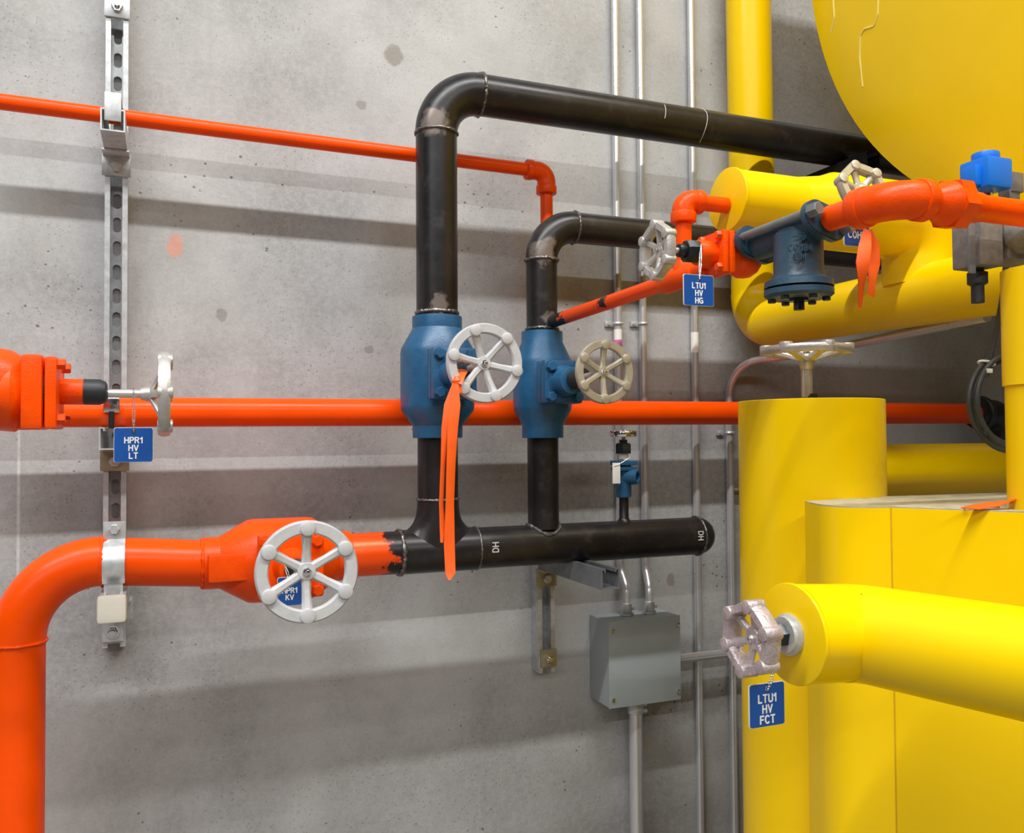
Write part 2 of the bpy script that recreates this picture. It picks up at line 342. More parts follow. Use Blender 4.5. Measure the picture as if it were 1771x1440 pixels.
# plate at the very top of the view
m = MB(); q = P(207, 12, .045); m.abox((sx, -.0445, q.z), .046, .006, .045, .001); obj('clamp_plate', m, M['galv'], rail)
m = MB(); m.hexa((sx, -.0475, q.z-.002), -Y_, .011, .009); m.cyl((sx, -.05, q.z-.002), (sx, -.066, q.z-.002), .005); obj('bolt', m, M['chrome'], rail)
m = MB(); q = P(193, 1092, .045); m.abox((sx-.002, -.0445, q.z), .038, .006, .038, .001); obj('square_washer', m, M['galv'], rail)
m = MB(); m.cyl((sx-.002, -.047, q.z), (sx-.002, -.050, q.z), .0125); m.hexa((sx-.002, -.05, q.z), -Y_, .009, .007); m.cyl((sx-.002, -.05, q.z), (sx-.002, -.064, q.z), .005); obj('bolt', m, M['chrome'], rail)
def bracket(name, x, z_arm, L, label, platemat, dark=False, y0=-.041, group=None):
    """cantilever arm: z_arm = underside of the channel, opening upward"""
    t = thing(name, (x, y0, z_arm), label, 'bracket')
    m = MB(); channel(m, (x, y0-.003, z_arm), (x, y0-L, z_arm), Z_); obj('arm', m, M['galv_dark'] if dark else M['galv'], t)
    m = MB(); m.abox((x, y0-.003, z_arm-.020), .052, .005, .044, .0012); m.abox((x, y0-.022, z_arm-.0025), .048, .04, .004, .001); obj('angle_fitting', m, platemat, t)
    m = MB(); m.hexa((x, y0-.0055, z_arm-.024), -Y_, .0105, .008); obj('bolt', m, M['galv'], t)
    return t
# upper bracket, pipe at p=.1
toz = lambda px, py: P(px, py, .1)
OTR = .0148
ta, tb = P(-60, 168, .1), P(942, 297, .1)
tzc = lerp(ta, tb, (sx-ta.x)/(tb.x-ta.x)).z
br1 = bracket('strut_bracket', sx, tzc-OTR-.042, .145, 'short galvanised strut bracket holding the thin upper orange pipe', M['galv'])
m = MB(); m.box((sx, -.185, tzc-.012), X_, Y_, Z_, .028, .003, .052, .001)
arc = [V((sx, -.1+math.cos(a)*(OTR+.002), tzc+math.sin(a)*(OTR+.002))) for a in [math.pi*k/12 for k in range(13)]]
m.loft([[p+X_*.014, p-X_*.014, p-X_*.014+(p-V((sx, -.1, tzc)))*.1, p+X_*.014+(p-V((sx, -.1, tzc)))*.1] for p in arc])
m.abox((sx, -.15, tzc+OTR-.006), .028, .07, .002); obj('pipe_clamp', m, M['galv'], br1)
# middle bracket, pipe at p=.1
ma, mb_ = P(-60, 712, .1), P(1690, 715, .1); MR = .0285
mz = lerp(ma, mb_, (sx-ma.x)/(mb_.x-ma.x)).z
br2 = bracket('strut_bracket', sx, mz-MR-.042, .135, 'worn strut bracket with bronze plate under the middle orange pipe', M['brass'])
m = MB(); m.abox((sx-.002, -.1-MR-.004, mz+.012), .028, .008, .028, .003); obj('clamp_tab', m, M['chrome'], br2)
m = MB(); m.cyl((sx-.002, -.1-MR-.006, mz+.0), (sx-.002, -.1-MR-.006, mz-MR-.003), .005); obj('clamp_screw', m, M['nutdark'], br2)
# lower bracket with strap and cap
lz = P(240, 972, .2).z
bx3 = P(196, 1047, .30).x-.003; br3 = bracket('strut_bracket', bx3, lz-RR-.044, .235, 'long strut bracket with cream end cap under the thick orange pipe at the left', M['galv'])
capc = P(196, 1047, .32)
m = MB(); m.box((bx3, -.284, lz-RR-.0225), X_, Y_, Z_, .046, .022, .046, .007); obj('end_cap', m, M['cream'], br3, 50)
cc = V((sx, -.2, lz)); m = MB(); R1 = RR+.001; R2 = RR+.0045
pts = [V((0, -.2+math.cos(a)*1, math.sin(a)*1)) for a in []]
rings = []
for k in range(25):
    a = math.radians(60 + 160*k/24); dy, dz = math.cos(a), math.sin(a)
    rings.append([V((bx3-.018, -.2+dy*R1, lz+dz*R1)), V((bx3+.018, -.2+dy*R1, lz+dz*R1)), V((bx3+.018, -.2+dy*R2, lz+dz*R2)), V((bx3-.018, -.2+dy*R2, lz+dz*R2))])
m.loft(rings); m.abox((bx3, -.2+math.cos(math.radians(222))*(RR+.004)-.0, lz-RR+.0), .03, .003, .03)
tb_ = V((bx3, -.2+math.cos(math.radians(100))*RR, lz+RR+.014))
m.box((bx3, -.212, lz+RR+.016), X_, Y_, Z_, .036, .003, .034, .001); obj('pipe_strap', m, M['galv'], br3)
m = MB(); m.hexa((bx3, -.2135, lz+RR+.020), -Y_, .009, .007); obj('bolt', m, M['galv'], br3)
# right bracket
rx = P(945, 1070, .041).x; rzt, rzb = hz+.02, P(945, 1160, .03).z
r2 = thing('strut_rail', (rx, 0, rzb), 'short galvanised strut rail on the wall below the black header pipe', 'strut rail')
obj('channel', channel(MB(), (rx, -.001, rzb), (rx, -.001, rzt), -Y_), M['galv'], r2)
m = MB(); m.abox((rx+.003, -.0445, P(952, 1137, .045).z), .040, .006, .04, .001); obj('square_washer', m, M['brass'], r2)
m = MB(); q = V((rx+.003, -.047, P(952, 1137, .045).z)); m.hexa(q, -Y_, .010, .009); m.cyl(q, q-Y_*.03, .0052); obj('bolt', m, M['chrome'], r2)
az = P(1064, 1014, .33).z
br4 = bracket('strut_bracket', rx, az, .315, 'dark grey open ended strut bracket under the black header pipe', M['brass'], True)
# ---------------------------------------------------------------- pipes on the wall
def weld(c, n, R, parent, mat=None, r=.0028):
    return obj('weld_bead', MB().ring(c, n, R, r, 64, 8, .35), mat or M['weld'], parent)
# upper thin orange pipe
t = thing('orange_pipe', ta, 'thin orange pipe sloping across the upper left wall down to an elbow', 'pipe')
dn = P(943, 330, .1); ex = tb.x+.004; ez = tb.z
m = MB(); m.tube([ta, tb], OTR); obj('pipe_run', m, M['orange'], t)
m = MB(); m.tube(fillet([tb-(tb-ta).normalized()*.045, V((ex, -.1, ez)), V((ex, -.1, ez-.05))], .024), OTR*1.42)
m.cyl((ex, -.1, ez-.052), (ex, -.1, ez-.032), OTR*1.6, bev=.003); m.cyl(tb-(tb-ta).normalized()*.047, tb-(tb-ta).normalized()*.03, OTR*1.55, bev=.003); obj('elbow', m, M['orange_cast'], t)
m = MB(); m.tube([(ex, -.1, ez-.04), (ex, -.1, smz-.09), (ex, -.1, smz-.28)], OTR*.97); obj('drop_pipe', m, M['orange'], t)
# middle orange pipe
t = thing('orange_pipe', ma, 'long straight orange pipe running the whole width of the wall at mid height', 'pipe')
mend = P(1690, 715, .1)
obj('pipe_run', MB().tube([ma, mend], MR), M['orange'], t)
c0, c1 = P(1425, 714, .1), P(1500, 714, .1); m = MB(); m.lathe(c0, c1-c0, [(0, MR), (.01, MR+.007), (.045, MR+.008), (.055, MR), (.065, MR+.007), ((c1-c0).length-.01, MR+.007), ((c1-c0).length, MR)]); obj('coupling', m, M['orange_cast'], t)
m = MB(); m.tube(fillet([mend-X_*.01, mend+X_*.10, mend+X_*.10+Y_*.0-Z_*.2], .05), MR+.012); m.ring(mend+X_*.015, X_, MR+.012, .01); tag(obj('pipe_sleeve', m, M['rubber']), 'black rubber sleeve on the right end of the middle orange pipe', 'pipe sleeve')
# ---------------------------------------------------------------- black manifold
hx0, hx1 = P(600, 957, .2).x, P(1205, 931, .2).x; hz0 = P(640, 953, .2).z
A, B = V((hx0, HY, hz)), V((hx1, HY, hz))
t = thing('header_pipe', A, 'thick black steel header pipe with domed end and orange painted left tip', 'pipe')
obj('pipe_run', MB().tube([A, lerp(A, B, .5), B], RR, 40), M['black_orange'], t)
m = MB(); prof = [(RR*.95*math.sin(math.pi/2*k/10), RR*math.cos(math.pi/2*k/10)) for k in range(11)]; m.lathe(B, X_, [(-.012, RR+.0004), (0, RR+.0004)]+prof[1:], 40); obj('end_cap', m, M['black'], t)
# tee saddle at the tall riser
m = MB(); rings = []; TW = .078
for k in range(15):
    f = k/14; ring = []
    for j in range(48):
        a = 2*math.pi*j/48; g = (1-f)**2.6; y = math.sin(a)*(RR+.0015); x = math.cos(a)*(RR*.99+.026*g); z0 = math.sqrt(max((RR+.0015)**2-y*y, 0))*.97
        ring.append(V((x1+x, HY+y, hz+z0+(RR+.062-z0)*f**1.25)))
    rings.append(ring)
m.loft(rings); m.tube([(x1-TW, HY, hz), (x1+TW, HY, hz)], RR+.0015, 40); obj('tee', m, M['black'], t)
for px_, r_ in ((x1-TW-.003, .0042), (x1+TW+.002, .0022), (hx1-.002, .0025)): weld((px_, HY, hz), X_, RR+.001, t, r=r_)
weld((x1, HY, hz+RR+.062), Z_, RR, t)
R2 = .0335
m = MB(); rings = []
for k in range(60):                                   # saddle weld where the short riser lands
    a = 2*math.pi*k/60; xx = math.cos(a)*(R2+.002); yy = math.sin(a)*(R2+.002); zz = math.sqrt(max(RR**2-yy**2, 0))
    c = V((x2+xx, HY+yy, hz+zz)); d = V((math.cos(a), math.sin(a), .6)).normalized(); e = V((-math.sin(a), math.cos(a), 0)); g = e.cross(d); r_ = .0042*(1+.25*random.uniform(-1, 1))
    rings.append([c+(d*math.cos(b)+g*math.sin(b))*r_ for b in [2*math.pi*j/8 for j in range(8)]])
m.loft(rings, False, True); obj('weld_bead', m, M['weld'], t)
for (px, py, s) in ((857, 952, 'DH'), (1212, 935, 'DH')):
    q = P(px, py, .2+RR); nn = V((0, -math.cos(.12), math.sin(.12))); q = V((q.x, HY, hz))+nn*(RR+.0012)+V((0, 0, .0))
    text('marker_writing', s, .0125, q, -Z_ if False else Z_*(-1 if px > 1000 else 1), X_*(1 if px > 1000 else -1), -Y_, M['chalk'], t, .0008, wt=.16)
# risers
v1b, v1t = P(755, 757, .2).z, P(755, 548, .2).z
v2b, v2t = P(940, 757, .2).z, P(940, 574, .2).z
EB = .095
tr = thing('riser_pipe', (x1, HY, hz+RR+.064), 'tall black steel riser that bends right and runs behind the yellow tank', 'pipe')
obj('lower_run', MB().tube([(x1, HY, hz+RR+.062), (x1, HY, v1b)], RR*.97, 40), M['black'], tr)
tend = V((2.6, HY, topz))
obj('upper_run', MB().tube([(x1, HY, v1t), (x1, HY, topz-EB)], RR, 40), M['black'], tr)
obj('elbow', MB().tube(fillet([(x1, HY, topz-EB), (x1, HY, topz), (x1+EB, HY, topz)], EB-.001, 20), RR+.0012, 40), M['black'], tr)
obj('horizontal_run', MB().tube([(x1+EB, HY, topz), tend], RR, 40), M['black'], tr)
weld((x1, HY, topz-EB), Z_, RR+.001, tr); weld((x1+EB, HY, topz), X_, RR+.001, tr, r=.0032); weld((x1, HY, v1t+.008), Z_, RR-.0005, tr, r=.004)
for px, seg in ((1222, (-70, 70)), (1150, (-10, 40))):
    X0 = P(px, 230, .24).x; m = MB()
    m.tube([V((X0+.004*math.sin(a*2), HY-math.cos(a)*(RR+.0004), topz+math.sin(a)*(RR+.0004))) for a in [math.radians(seg[0]+(seg[1]-seg[0])*k/16) for k in range(17)]], .0007, 6)
    obj('chalk_line', m, M['chalk'], tr)
EB2 = .078
ts = thing('riser_pipe', (x2, HY, hz+RR), 'short black steel riser that bends right behind the orange valve line', 'pipe')
obj('lower_run', MB().tube([(x2, HY, hz+RR*.8), (x2, HY, v2b)], R2, 40), M['black'], ts)
obj('upper_run', MB().tube([(x2, HY, v2t), (x2, HY, smz-EB2)], R2, 40), M['black'], ts)
obj('elbow', MB().tube(fillet([(x2, HY, smz-EB2), (x2, HY, smz), (x2+EB2, HY, smz)], EB2-.001, 20), R2+.0012, 40), M['black'], ts)
obj('horizontal_run', MB().tube([(x2+EB2, HY, smz), (2.6, HY, smz)], R2, 40), M['black'], ts)
weld((x2, HY, smz-EB2), Z_, R2+.001, ts, r=.0035); weld((x2+EB2, HY, smz), X_, R2+.001, ts, r=.003); weld((x2, HY, v2t+.006), Z_, R2, ts, r=.0035)
# thick orange pipe, left
yv = P(30, 1250, .2); bx = yv.x-.0; zl = P(140, 972, .2).z
lx1 = P(352, 966, .2).x
t = thing('orange_pipe', (bx, HY, 0), 'thick orange pipe rising at the left edge and turning right at an elbow', 'pipe')
q0, q1 = V((bx, HY, zl)), V((lx1+.004, HY, hz))
obj('riser', MB().tube([(bx, HY, .0), (bx, HY, zl-.13)], RR, 40), M['orange'], t)
obj('elbow', MB().tube(fillet([(bx, HY, zl-.13), q0, q0+X_*.13], .129, 24), RR+.001, 40), M['orange'], t)
obj('pipe_run', MB().tube([q0+X_*.13, q1], RR, 40), M['orange'], t)
weld((bx, HY, zl-.13), Z_, RR+.001, t, M['orange']); weld(q0+X_*.13, X_, RR+.001, t, M['orange']); weld((lx1-.002, HY, hz), X_, RR+.0005, t, M['orange'], .0035)
# ---------------------------------------------------------------- handwheels, valves
def wheel(parent, c, n, R, phase, mat, hexness=0., up=Z_, knobs=6, dish=.0, thick=.10, kr=.15, rw=.130, nut=None, spoke=.095, hub=1.):
    n = V(n).normalized(); m = MB(); u = V(up).cross(n).normalized(); v = n.cross(u).normalized(); c = V(c)
    N = 72; rings = []
    for i in range(N):
        a = 2*math.pi*i/N; loc = ((a-phase) % (2*math.pi/knobs)) - math.pi/knobs
        hx = math.cos(math.pi/knobs)/math.cos(loc); Rm = (R*(1-kr-.01))*((1-hexness)+hexness*min(hx, 1)) + R*.03
        d = u*math.cos(a)+v*math.sin(a)
        rings.append([c + d*(Rm + R*rw*sx_) + n*(R*thick*sz_) for sx_, sz_ in ((-1, -.4), (-1, .5), (-.75, 1), (.75, 1), (1, .5), (1, -.4), (.7, -1), (-.7, -1))])
    m.loft(rings, False, True)
    for k in range(knobs):
        a = phase + 2*math.pi*k/knobs; d = u*math.cos(a)+v*math.sin(a); q = c+d*R*(1-kr)
        m.cyl(q-n*R*thick*1.1, q+n*R*(thick+.055), R*kr, 20, R*.03)
        e = n.cross(d); p0 = c+d*R*.1-n*R*dish; p1 = c+d*R*(1-kr-rw*.8)
        m.loft([[pp+e*w*s1+n*h*s2 for s1, s2 in ((-1, -.6), (-1, .3), (-.5, 1), (.5, 1), (1, .3), (1, -.6))] for pp, w, h in ((p0, R*spoke*1.05, R*.09), (lerp(p0, p1, .5), R*spoke*.88, R*.07), (p1, R*spoke*1.1, R*.08))])
    m.lathe(c-n*R*dish, n, [(-R*.22, R*.13*hub), (-R*.1, R*.17*hub), (R*.08, R*.185*hub), (R*.11, R*.165*hub), (R*.11, .001)], 28, False)
    w = obj('handwheel', m, mat, parent, 40)
    m = MB(); q = c-n*R*dish+n*R*.11; m.hexa(q, n, R*.085, R*.07, .3); m.cyl(q, q+n*R*.16, R*.045, 12, R*.01); obj('hub_nut', m, nut or M['chrome'], w)
    return w
def gate_valve(cen, ax, n, L, Rn, Rb, mat, label, wc, wR, phase, wmat, bw, bh, bd, shoulders, **kw):
    """in line valve: ax = flow axis, n = stem direction; wc = wheel centre"""
    cen = V(cen); ax = V(ax); n = V(n); t = thing('gate_valve', cen, label, 'valve')
    m = MB(); h = L/2; a, b, c_, d_ = shoulders
    m.lathe(cen-ax*h, ax, [(0, Rn*.99), (.003, Rn), (a*L, Rn), (b*L-.004, Rb*.99-.001), (b*L+.006, Rb), (c_*L-.006, Rb), (c_*L+.004, Rb*.99-.001), (d_*L, Rn), (L-.003, Rn), (L, Rn*.99)], 48); obj('body', m, mat, t, 28)
    side = ax.cross(n).normalized()
    m = MB(); zc = cen + ax*(kw.get('off', 0))
    m.box(zc+n*(Rb*.55), side, ax, n, bw*.8, bh*.82, Rb*1.1, .008)
    m.box(zc+n*(Rb+bd*.25), side, ax, n, bw, bh, bd*.5-.002, .006); obj('bonnet_neck', m, mat, t)
    m = MB(); m.box(zc+n*(Rb+bd*.75), side, ax, n, bw, bh, bd*.5, .006); m.lathe(zc+n*(Rb+bd), n, [(0, .034), (.006, .030), (.04, .027), (.042, .02)], 28); obj('bonnet', m, mat, t)
    for s1 in (-1, 1):
        for s2 in (-1, 1):
            q = zc+side*s1*(bw/2-.013)+ax*s2*(bh/2-.013)+n*(Rb+bd); m = MB(); m.cyl(q, q+n*.003, .0115); m.hexa(q+n*.003, n, .0105, .009, .3); obj('bolt', m, mat, t)
    q = zc+n*(Rb+bd+.04); e = V(wc); nn = (e-q).normalized()
    m = MB(); m.cyl(q, q+nn*.035, .019, 24, .003); obj('packing_nut', m, kw.get('nutmat', M['nutdark']), t)
    m = MB(); m.cyl(q+nn*.02, e, .0068); obj('stem', m, M['stem'], t)
    wheel(t, e, n, wR, phase, wmat, dish=.12)
    return t
wp1 = P(838, 628, .452); wp2 = P(1045, 643, .43); wp3 = P(531, 988, .52)
gate_valve((x1, HY, (v1t+v1b)/2), Z_, V((wp1.x-x1, wp1.y-HY, 0)).normalized() if False else -Y_, v1t-v1b, .051, .0755, M['blue'], 'larger blue gate valve with white handwheel on the tall riser', wp1, .0715, math.radians(48), M['castwhite'], .090, .100, .042, (.1, .24, .72, .9), off=.0)
gate_valve((x2, HY, (v2t+v2b)/2), Z_, -Y_, v2t-v2b, .0445, .063, M['blue'], 'smaller blue gate valve with pale gold handwheel on the short riser', wp2, .0615, math.radians(30), M['castcream'], .086, .088, .045, (.12, .28, .72, .9), nutmat=M['rubber'])
v3c = V(((lx1 + P(604, 955, .2).x)/2, HY, hz))
gate_valve(v3c, X_, -Y_, P(604, 955, .2).x-lx1, .0475, .078, M['orange_cast'], 'orange gate valve with large white handwheel on the lower left pipe', wp3, .0795, math.radians(30), M['castwhite'], .115, .115, .03, (.1, .3, .72, .9), off=.01)
for o_ in S.collection.objects:
    if o_.get('label', '').startswith('orange gate valve'): v3 = o_
obj('side_web', MB().box(V((lx1+.050, HY-.045, hz-.002)), X_, Y_, Z_, .090, .05, .048, .004), M['orange_cast'], v3)
# left valve, stem pointing right
pl = .45
def at(px, py): return P(px, py, pl)
t = thing('globe_valve', at(20, 680), 'orange flanged valve at left edge with sideways stem and silver handwheel', 'valve')
yc = at(0, 678).z
k = (at(101, 680).x-at(1, 680).x)/100
def lx(px): return at(px, 680).x
m = MB(); m.lathe((lx(-70), -pl, yc-.003), X_, [(0, .03), (.02, .05), (.07, .055), (.085, .045), (lx(45)-lx(-70), .04)]); m.ball((lx(-5), -pl-.0, yc+.012), .053, 28)
m.box((lx(30), -pl-.028, yc+.003), X_, Y_, Z_, .05, .03, .032, .004); m.box((lx(30), -pl, yc-.04), X_, Y_, Z_, .055, .04, .03, .01); obj('body', m, M['orange_cast'], t)
wheelz = yc
m = MB(); m.box(((lx(44)+lx(81))/2, -pl, yc-.001), X_, Y_, Z_, lx(81)-lx(44), .108, .107, .006); obj('body_flange', m, M['orange_cast'], t)
m = MB(); m.box(((lx(84)+lx(105))/2, -pl, yc-.002), X_, Y_, Z_, lx(105)-lx(84), .108, .104, .005); m.cyl((lx(104), -pl, yc+.002), (lx(146), -pl, yc+.002), .0195, 32, .002); obj('bonnet', m, M['orange_cast'], t)
m = MB(); m.cyl((lx(80), -pl, yc), (lx(85), -pl, yc), .045); obj('gasket', m, M['rubber'], t)
for a_ in (-1, 1):
    for b_ in (-1, 1):
        q = V((lx(105), -pl+a_*.038, yc+b_*.040)); m = MB(); m.hexa(q, X_, .0085, .010, .2); obj('bolt', m, M['orange_cast'], t)
m = MB(); m.lathe((lx(145), -pl, yc+.002), X_, [(0, .0195), (.022, .0195), (.03, .016), (.032, .012)], 32); obj('packing_cap', m, M['rubber'], t)
m = MB(); m.cyl((lx(178), -pl, yc), (lx(187), -pl, yc), .0085, 16, .001); obj('packing_gland', m, M['blue'], t)
m = MB(); m.cyl((lx(184), -pl, yc), (lx(275), -pl, yc), .0066); obj('stem', m, M['stem'], t)
wheel(t, (lx(284), -pl, yc), X_, .0675, math.radians(60), M['castsilver'], .25, dish=.28, thick=.13)
# small orange service valve on the branch line
def handwheel_small(parent, c, n, R, mat, ph=.5, hexn=.8, nut=None):
    return wheel(parent, c, n, R, ph, mat, hexn, dish=.12, thick=.17, kr=.165, rw=.125, nut=nut, spoke=.115, hub=1.4)
# ---------------------------------------------------------------- branch line (from short riser towards the camera)
b0 = V((.765, -.2, P(962, 556, .245).z)); b1 = P(1183, 478, .66); b2 = P(1290, 436, .80)
BR = .0135
t = thing('orange_pipe', b0, 'orange branch pipe slanting out from the short black riser with a scorched end', 'pipe')
obj('pipe_run', MB().tube([b0, b1], BR), M['branch'], t)
dirb = (b1-b0).normalized()
m = MB(); m.cyl(b1-dirb*.055, b1+dirb*.035, BR*1.45, 32, .004); m.lathe(b1, Z_, [(-.0, BR*1.3), (.022, BR*1.3), (.026, BR*1.15)], 32); obj('tee', m, M['orange_cast'], t)
ez_ = P(1183, 347, .66).z; e0 = V((b1.x, b1.y, ez_)); capx = P(1255, 345, .66).x
obj('vertical_pipe', MB().tube([b1+Z_*.01, e0-Z_*.02], BR), M['orange'], t)
m = MB(); m.tube(fillet([e0-Z_*.036, e0, e0+X_*.036], .018), BR*1.4); m.cyl(e0-Z_*.038, e0-Z_*.02, BR*1.58, 32, .002); m.cyl(e0+X_*.02, e0+X_*.036, BR*1.5, 32, .002); obj('elbow', m, M['orange_cast'], t)
obj('short_pipe', MB().tube([e0+X_*.02, V((capx, e0.y, e0.z))], BR), M['orange'], t)
# service valve
hw = P(1137, 433, .80); nut = P(1190, 437, .80); fl = P(1242, 440, .80)
t = thing('service_valve', b2, 'small orange valve with silver handwheel facing left beside the strainer', 'valve')
sdir = (fl-hw).normalized(); sdir = X_
m = MB(); m.tube([b1+dirb*.03, lerp(b1, b2, .5), P(1315, 428, .825)], [BR*1.2, BR*1.5, BR*1.25]); m.lathe(V((fl.x, b2.y, fl.z)), X_, [(0, .024), (.04, .026), (.055, .022), (.06, .012)], 32); m.ball(V((fl.x+.045, b2.y, fl.z-.004)), .03, 24); obj('body', m, M['orange_cast'], t)
m = MB(); m.box(V((fl.x-.006, b2.y, fl.z)), X_, Y_, Z_, .010, .058, .064, .003); m.cyl(V((fl.x-.006, b2.y, fl.z)), V((fl.x-.04, b2.y, fl.z)), .019, 28, .002); obj('bonnet', m, M['orange_cast'], t)
m = MB(); m.box(V((fl.x+.006, b2.y, fl.z)), X_, Y_, Z_, .010, .058, .064, .003); obj('body_flange', m, M['orange_cast'], t)
for a_ in (-1, 1):
    for b_ in (-1, 1):
        q = V((fl.x-.011, b2.y+a_*.021, fl.z+b_*.024)); obj('bolt', MB().hexa(q, -X_, .0065, .008), M['orange_cast'], t)
m = MB(); q = V((fl.x-.038, b2.y, fl.z+.001)); m.hexa(q, -X_, .0175, .022, .2, 8); m.cyl(q-X_*.02, q-X_*.034, .010, 20, .002); obj('packing_nut', m, M['nutdark'], t)
m = MB(); m.cyl(q-X_*.03, V((hw.x, b2.y, hw.z)), .0045); obj('stem', m, M['stem'], t)
handwheel_small(t, (hw.x, b2.y, hw.z), -X_, .045, M['castsilver'])
# strainer
s0, s1 = P(1308, 424, .83), P(1424, 382, .955); sc = P(1395, 405, .93)
t = thing('strainer', sc, 'slate blue cast strainer hanging in the orange line, bolted cover underneath', 'strainer')
sd = (s1-s0).normalized(); sc = lerp(s0, s1, .64)
m = MB(); m.tube([s0, s1], .024, 32); ztop = sc.z+.004; zbot = P(1395, 500, .93).z; zbot = sc.z-.074
m.lathe((sc.x, sc.y, ztop), -Z_, [(0, .015), (.004, .028), (.012, .0345), (ztop-zbot-.012, .0345), (ztop-zbot-.004, .038), (ztop-zbot, .047), (ztop-zbot+.009, .048), (ztop-zbot+.0095, .02)], 48); obj('body', m, M['blue_dark'], t)
m = MB(); m.lathe((sc.x, sc.y, zbot-.0115), -Z_, [(0, .03), (.0005, .048), (.008, .048), (.012, .043), (.0125, .03)], 48)
obj('bottom_cover', m, M['blue_dark'], t)
for k_ in range(6):
    a = math.radians(20+60*k_); q = V((sc.x+math.cos(a)*.037, sc.y+math.sin(a)*.037, zbot-.022)); obj('bolt', MB().hexa(q, -Z_, .0058, .007), M['nutdark'], t)
q = V((sc.x, sc.y, zbot-.022)); obj('drain_plug', MB().cyl(q, q-Z_*.006, .013).box(q-Z_*.012, X_, Y_, Z_, .011, .011, .014, .001), M['nutdark'], t)
for i_, q in enumerate((s0, s1)):
    m = MB(); pe = X_; up_ = sd.cross(pe).normalized()
    poly = []
    for k_ in range(32):
        a = 2*math.pi*k_/32; poly.append((math.cos(a)*.027+(.014 if math.cos(a) > 0 else -.014), math.sin(a)*.024))
    u_ = (X_*.97-Z_*.22); u_ = (u_-sd*u_.dot(sd)).normalized(); w_ = sd.cross(u_)
    m.prism(poly, q-sd*.006, u_, w_, sd, .012, .002); obj('flange', m, M['blue_dark'], t)
for s_ in (-1, 1):
    o_ = u_*s_*.033; m = MB(); m.cyl(s0+o_-sd*.006, s1+o_, .0062, 16); m.hexa(s0+o_-sd*.006, -sd, .010, .010); m.hexa(s1+o_+sd*.006, sd, .0105, .016, .3); obj('flange_rod', m, M['galv_dark'], t)
text('casting_mark', '>', .012, V((sc.x-.012, sc.y, sc.z-.018))+V((-.35, -.94, 0))*.0352, V((.94, -.35, 0)), Z_, V((-.35, -.94, 0)), M['blue_dark'], t, .003)
text('casting_mark', 'CO184\nLM', .0085, V((sc.x-.012, sc.y, sc.z-.040))+V((-.35, -.94, 0))*.0352, V((.94, -.35, 0)), Z_, V((-.35, -.94, 0)), M['blue_dark'], t, .003)
# orange line after the strainer
c0 = s1+sd*.012; c1 = P(1550, 341, 1.08); c1 = V((c1.x, -1.08, c1.z)); c2 = P(1850, 380, 1.08)
t = thing('orange_pipe', c1, 'orange pipe with elbow and hexagonal union in front of the yellow tank', 'pipe')
path = fillet([c0, c1, c2], .045, 14)
obj('pipe_run', MB().tube(path, .0175), M['orange'], t)
def onpx(px): return P(px, 352+(px-1600)*.12, 1.08)
d1 = (c1-c0).normalized(); d2 = (c2-c1).normalized()
e_ = .05
m = MB(); m.tube(fillet([c1-d1*.062, c1, c1+d2*.045], .042, 14), .0245); m.cyl(c1-d1*.066, c1-d1*.045, .0268, 32, .003); m.cyl(c1+d2*.032, c1+d2*.05, .0268, 32, .003); obj('elbow', m, M['orange_cast'], t)
m = MB(); Ld = lambda px: ((P(px, 360, 1.08)-c1).dot(d2))
u0_, u1_ = Ld(1612), Ld(1712)
m.lathe(c1+d2*u0_, d2, [(0, .018), (.012, .024), (.022, .029), (.03, .030)], 32); m.hexa(c1+d2*(u0_+.026), d2, .034, .026, .2); m.lathe(c1+d2*(u0_+.05), d2, [(0, .024), (.008, .021), (.03, .0195)], 32); obj('union', m, M['orange_cast'], t)
# second service valve behind, with wheel and tag
vw = P(1491, 326, .93)
t = thing('service_valve', P(1470, 380, .90), 'small valve with pale gold handwheel half hidden behind the orange elbow', 'valve')
nn = V((-.10, -.95, .28)).normalized()
bb = vw-nn*.075
bb = P(1476, 375, .845)
m = MB(); m.cyl(bb-sd*.05, bb+sd*.04, .019, 24, .003); m.ball(bb, .026, 20); obj('body', m, M['nutdark'], t)
m = MB(); m.cyl(bb, vw, .006); obj('stem', m, M['stem'], t)
wheel(t, vw, nn, .043, .75, M['castcream'], .8, dish=.12, thick=.16, kr=.175, rw=.14, spoke=.13, hub=1.5)
# ---------------------------------------------------------------- solenoid valve at right
so = P(1700, 420, 1.0); t = thing('solenoid_valve', so, 'grey solenoid valve with bright blue coil behind the orange union', 'valve')
m = MB(); q = P(1712, 420, .99); m.box(P(1690, 420, .99), X_, Y_, Z_, .044, .05, .075, .003); m.box(P(1745, 420, .985), X_, Y_, Z_, .07, .056, .062, .006); m.lathe(P(1760, 405, 1.01), Y_*-1, [(0, .03), (.02, .028), (.03, .02)]); obj('body', m, M['castgrey'], t)
m = MB(); m.box(P(1680, 430, 1.016), X_, Y_, Z_, .012, .004, .07, .001); obj('side_plate', m, M['galv_dark'], t)
m = MB(); q = P(1705, 305, .99); m.box(q, X_, Y_, Z_, .050, .050, .045, .005); m.box(q-X_*.024-Z_*.004, X_, Y_, Z_, .024, .026, .030, .003); m.cyl(q+Z_*.02, q+Z_*.034, .019, 32, .002); obj('coil', m, M['coil'], t)
m = MB(); m.cyl(q-Z_*.06, q-Z_*.02, .009); obj('coil_tube', m, M['chrome'], t)
m = MB(); q = P(1748, 318, .985); m.box(q, X_, Y_, Z_, .026, .024, .030, .002); m.box(q-Z_*.026-X_*.004, X_, Y_, Z_, .022, .02, .03, .002); obj('connector', m, M['castgrey'], t)
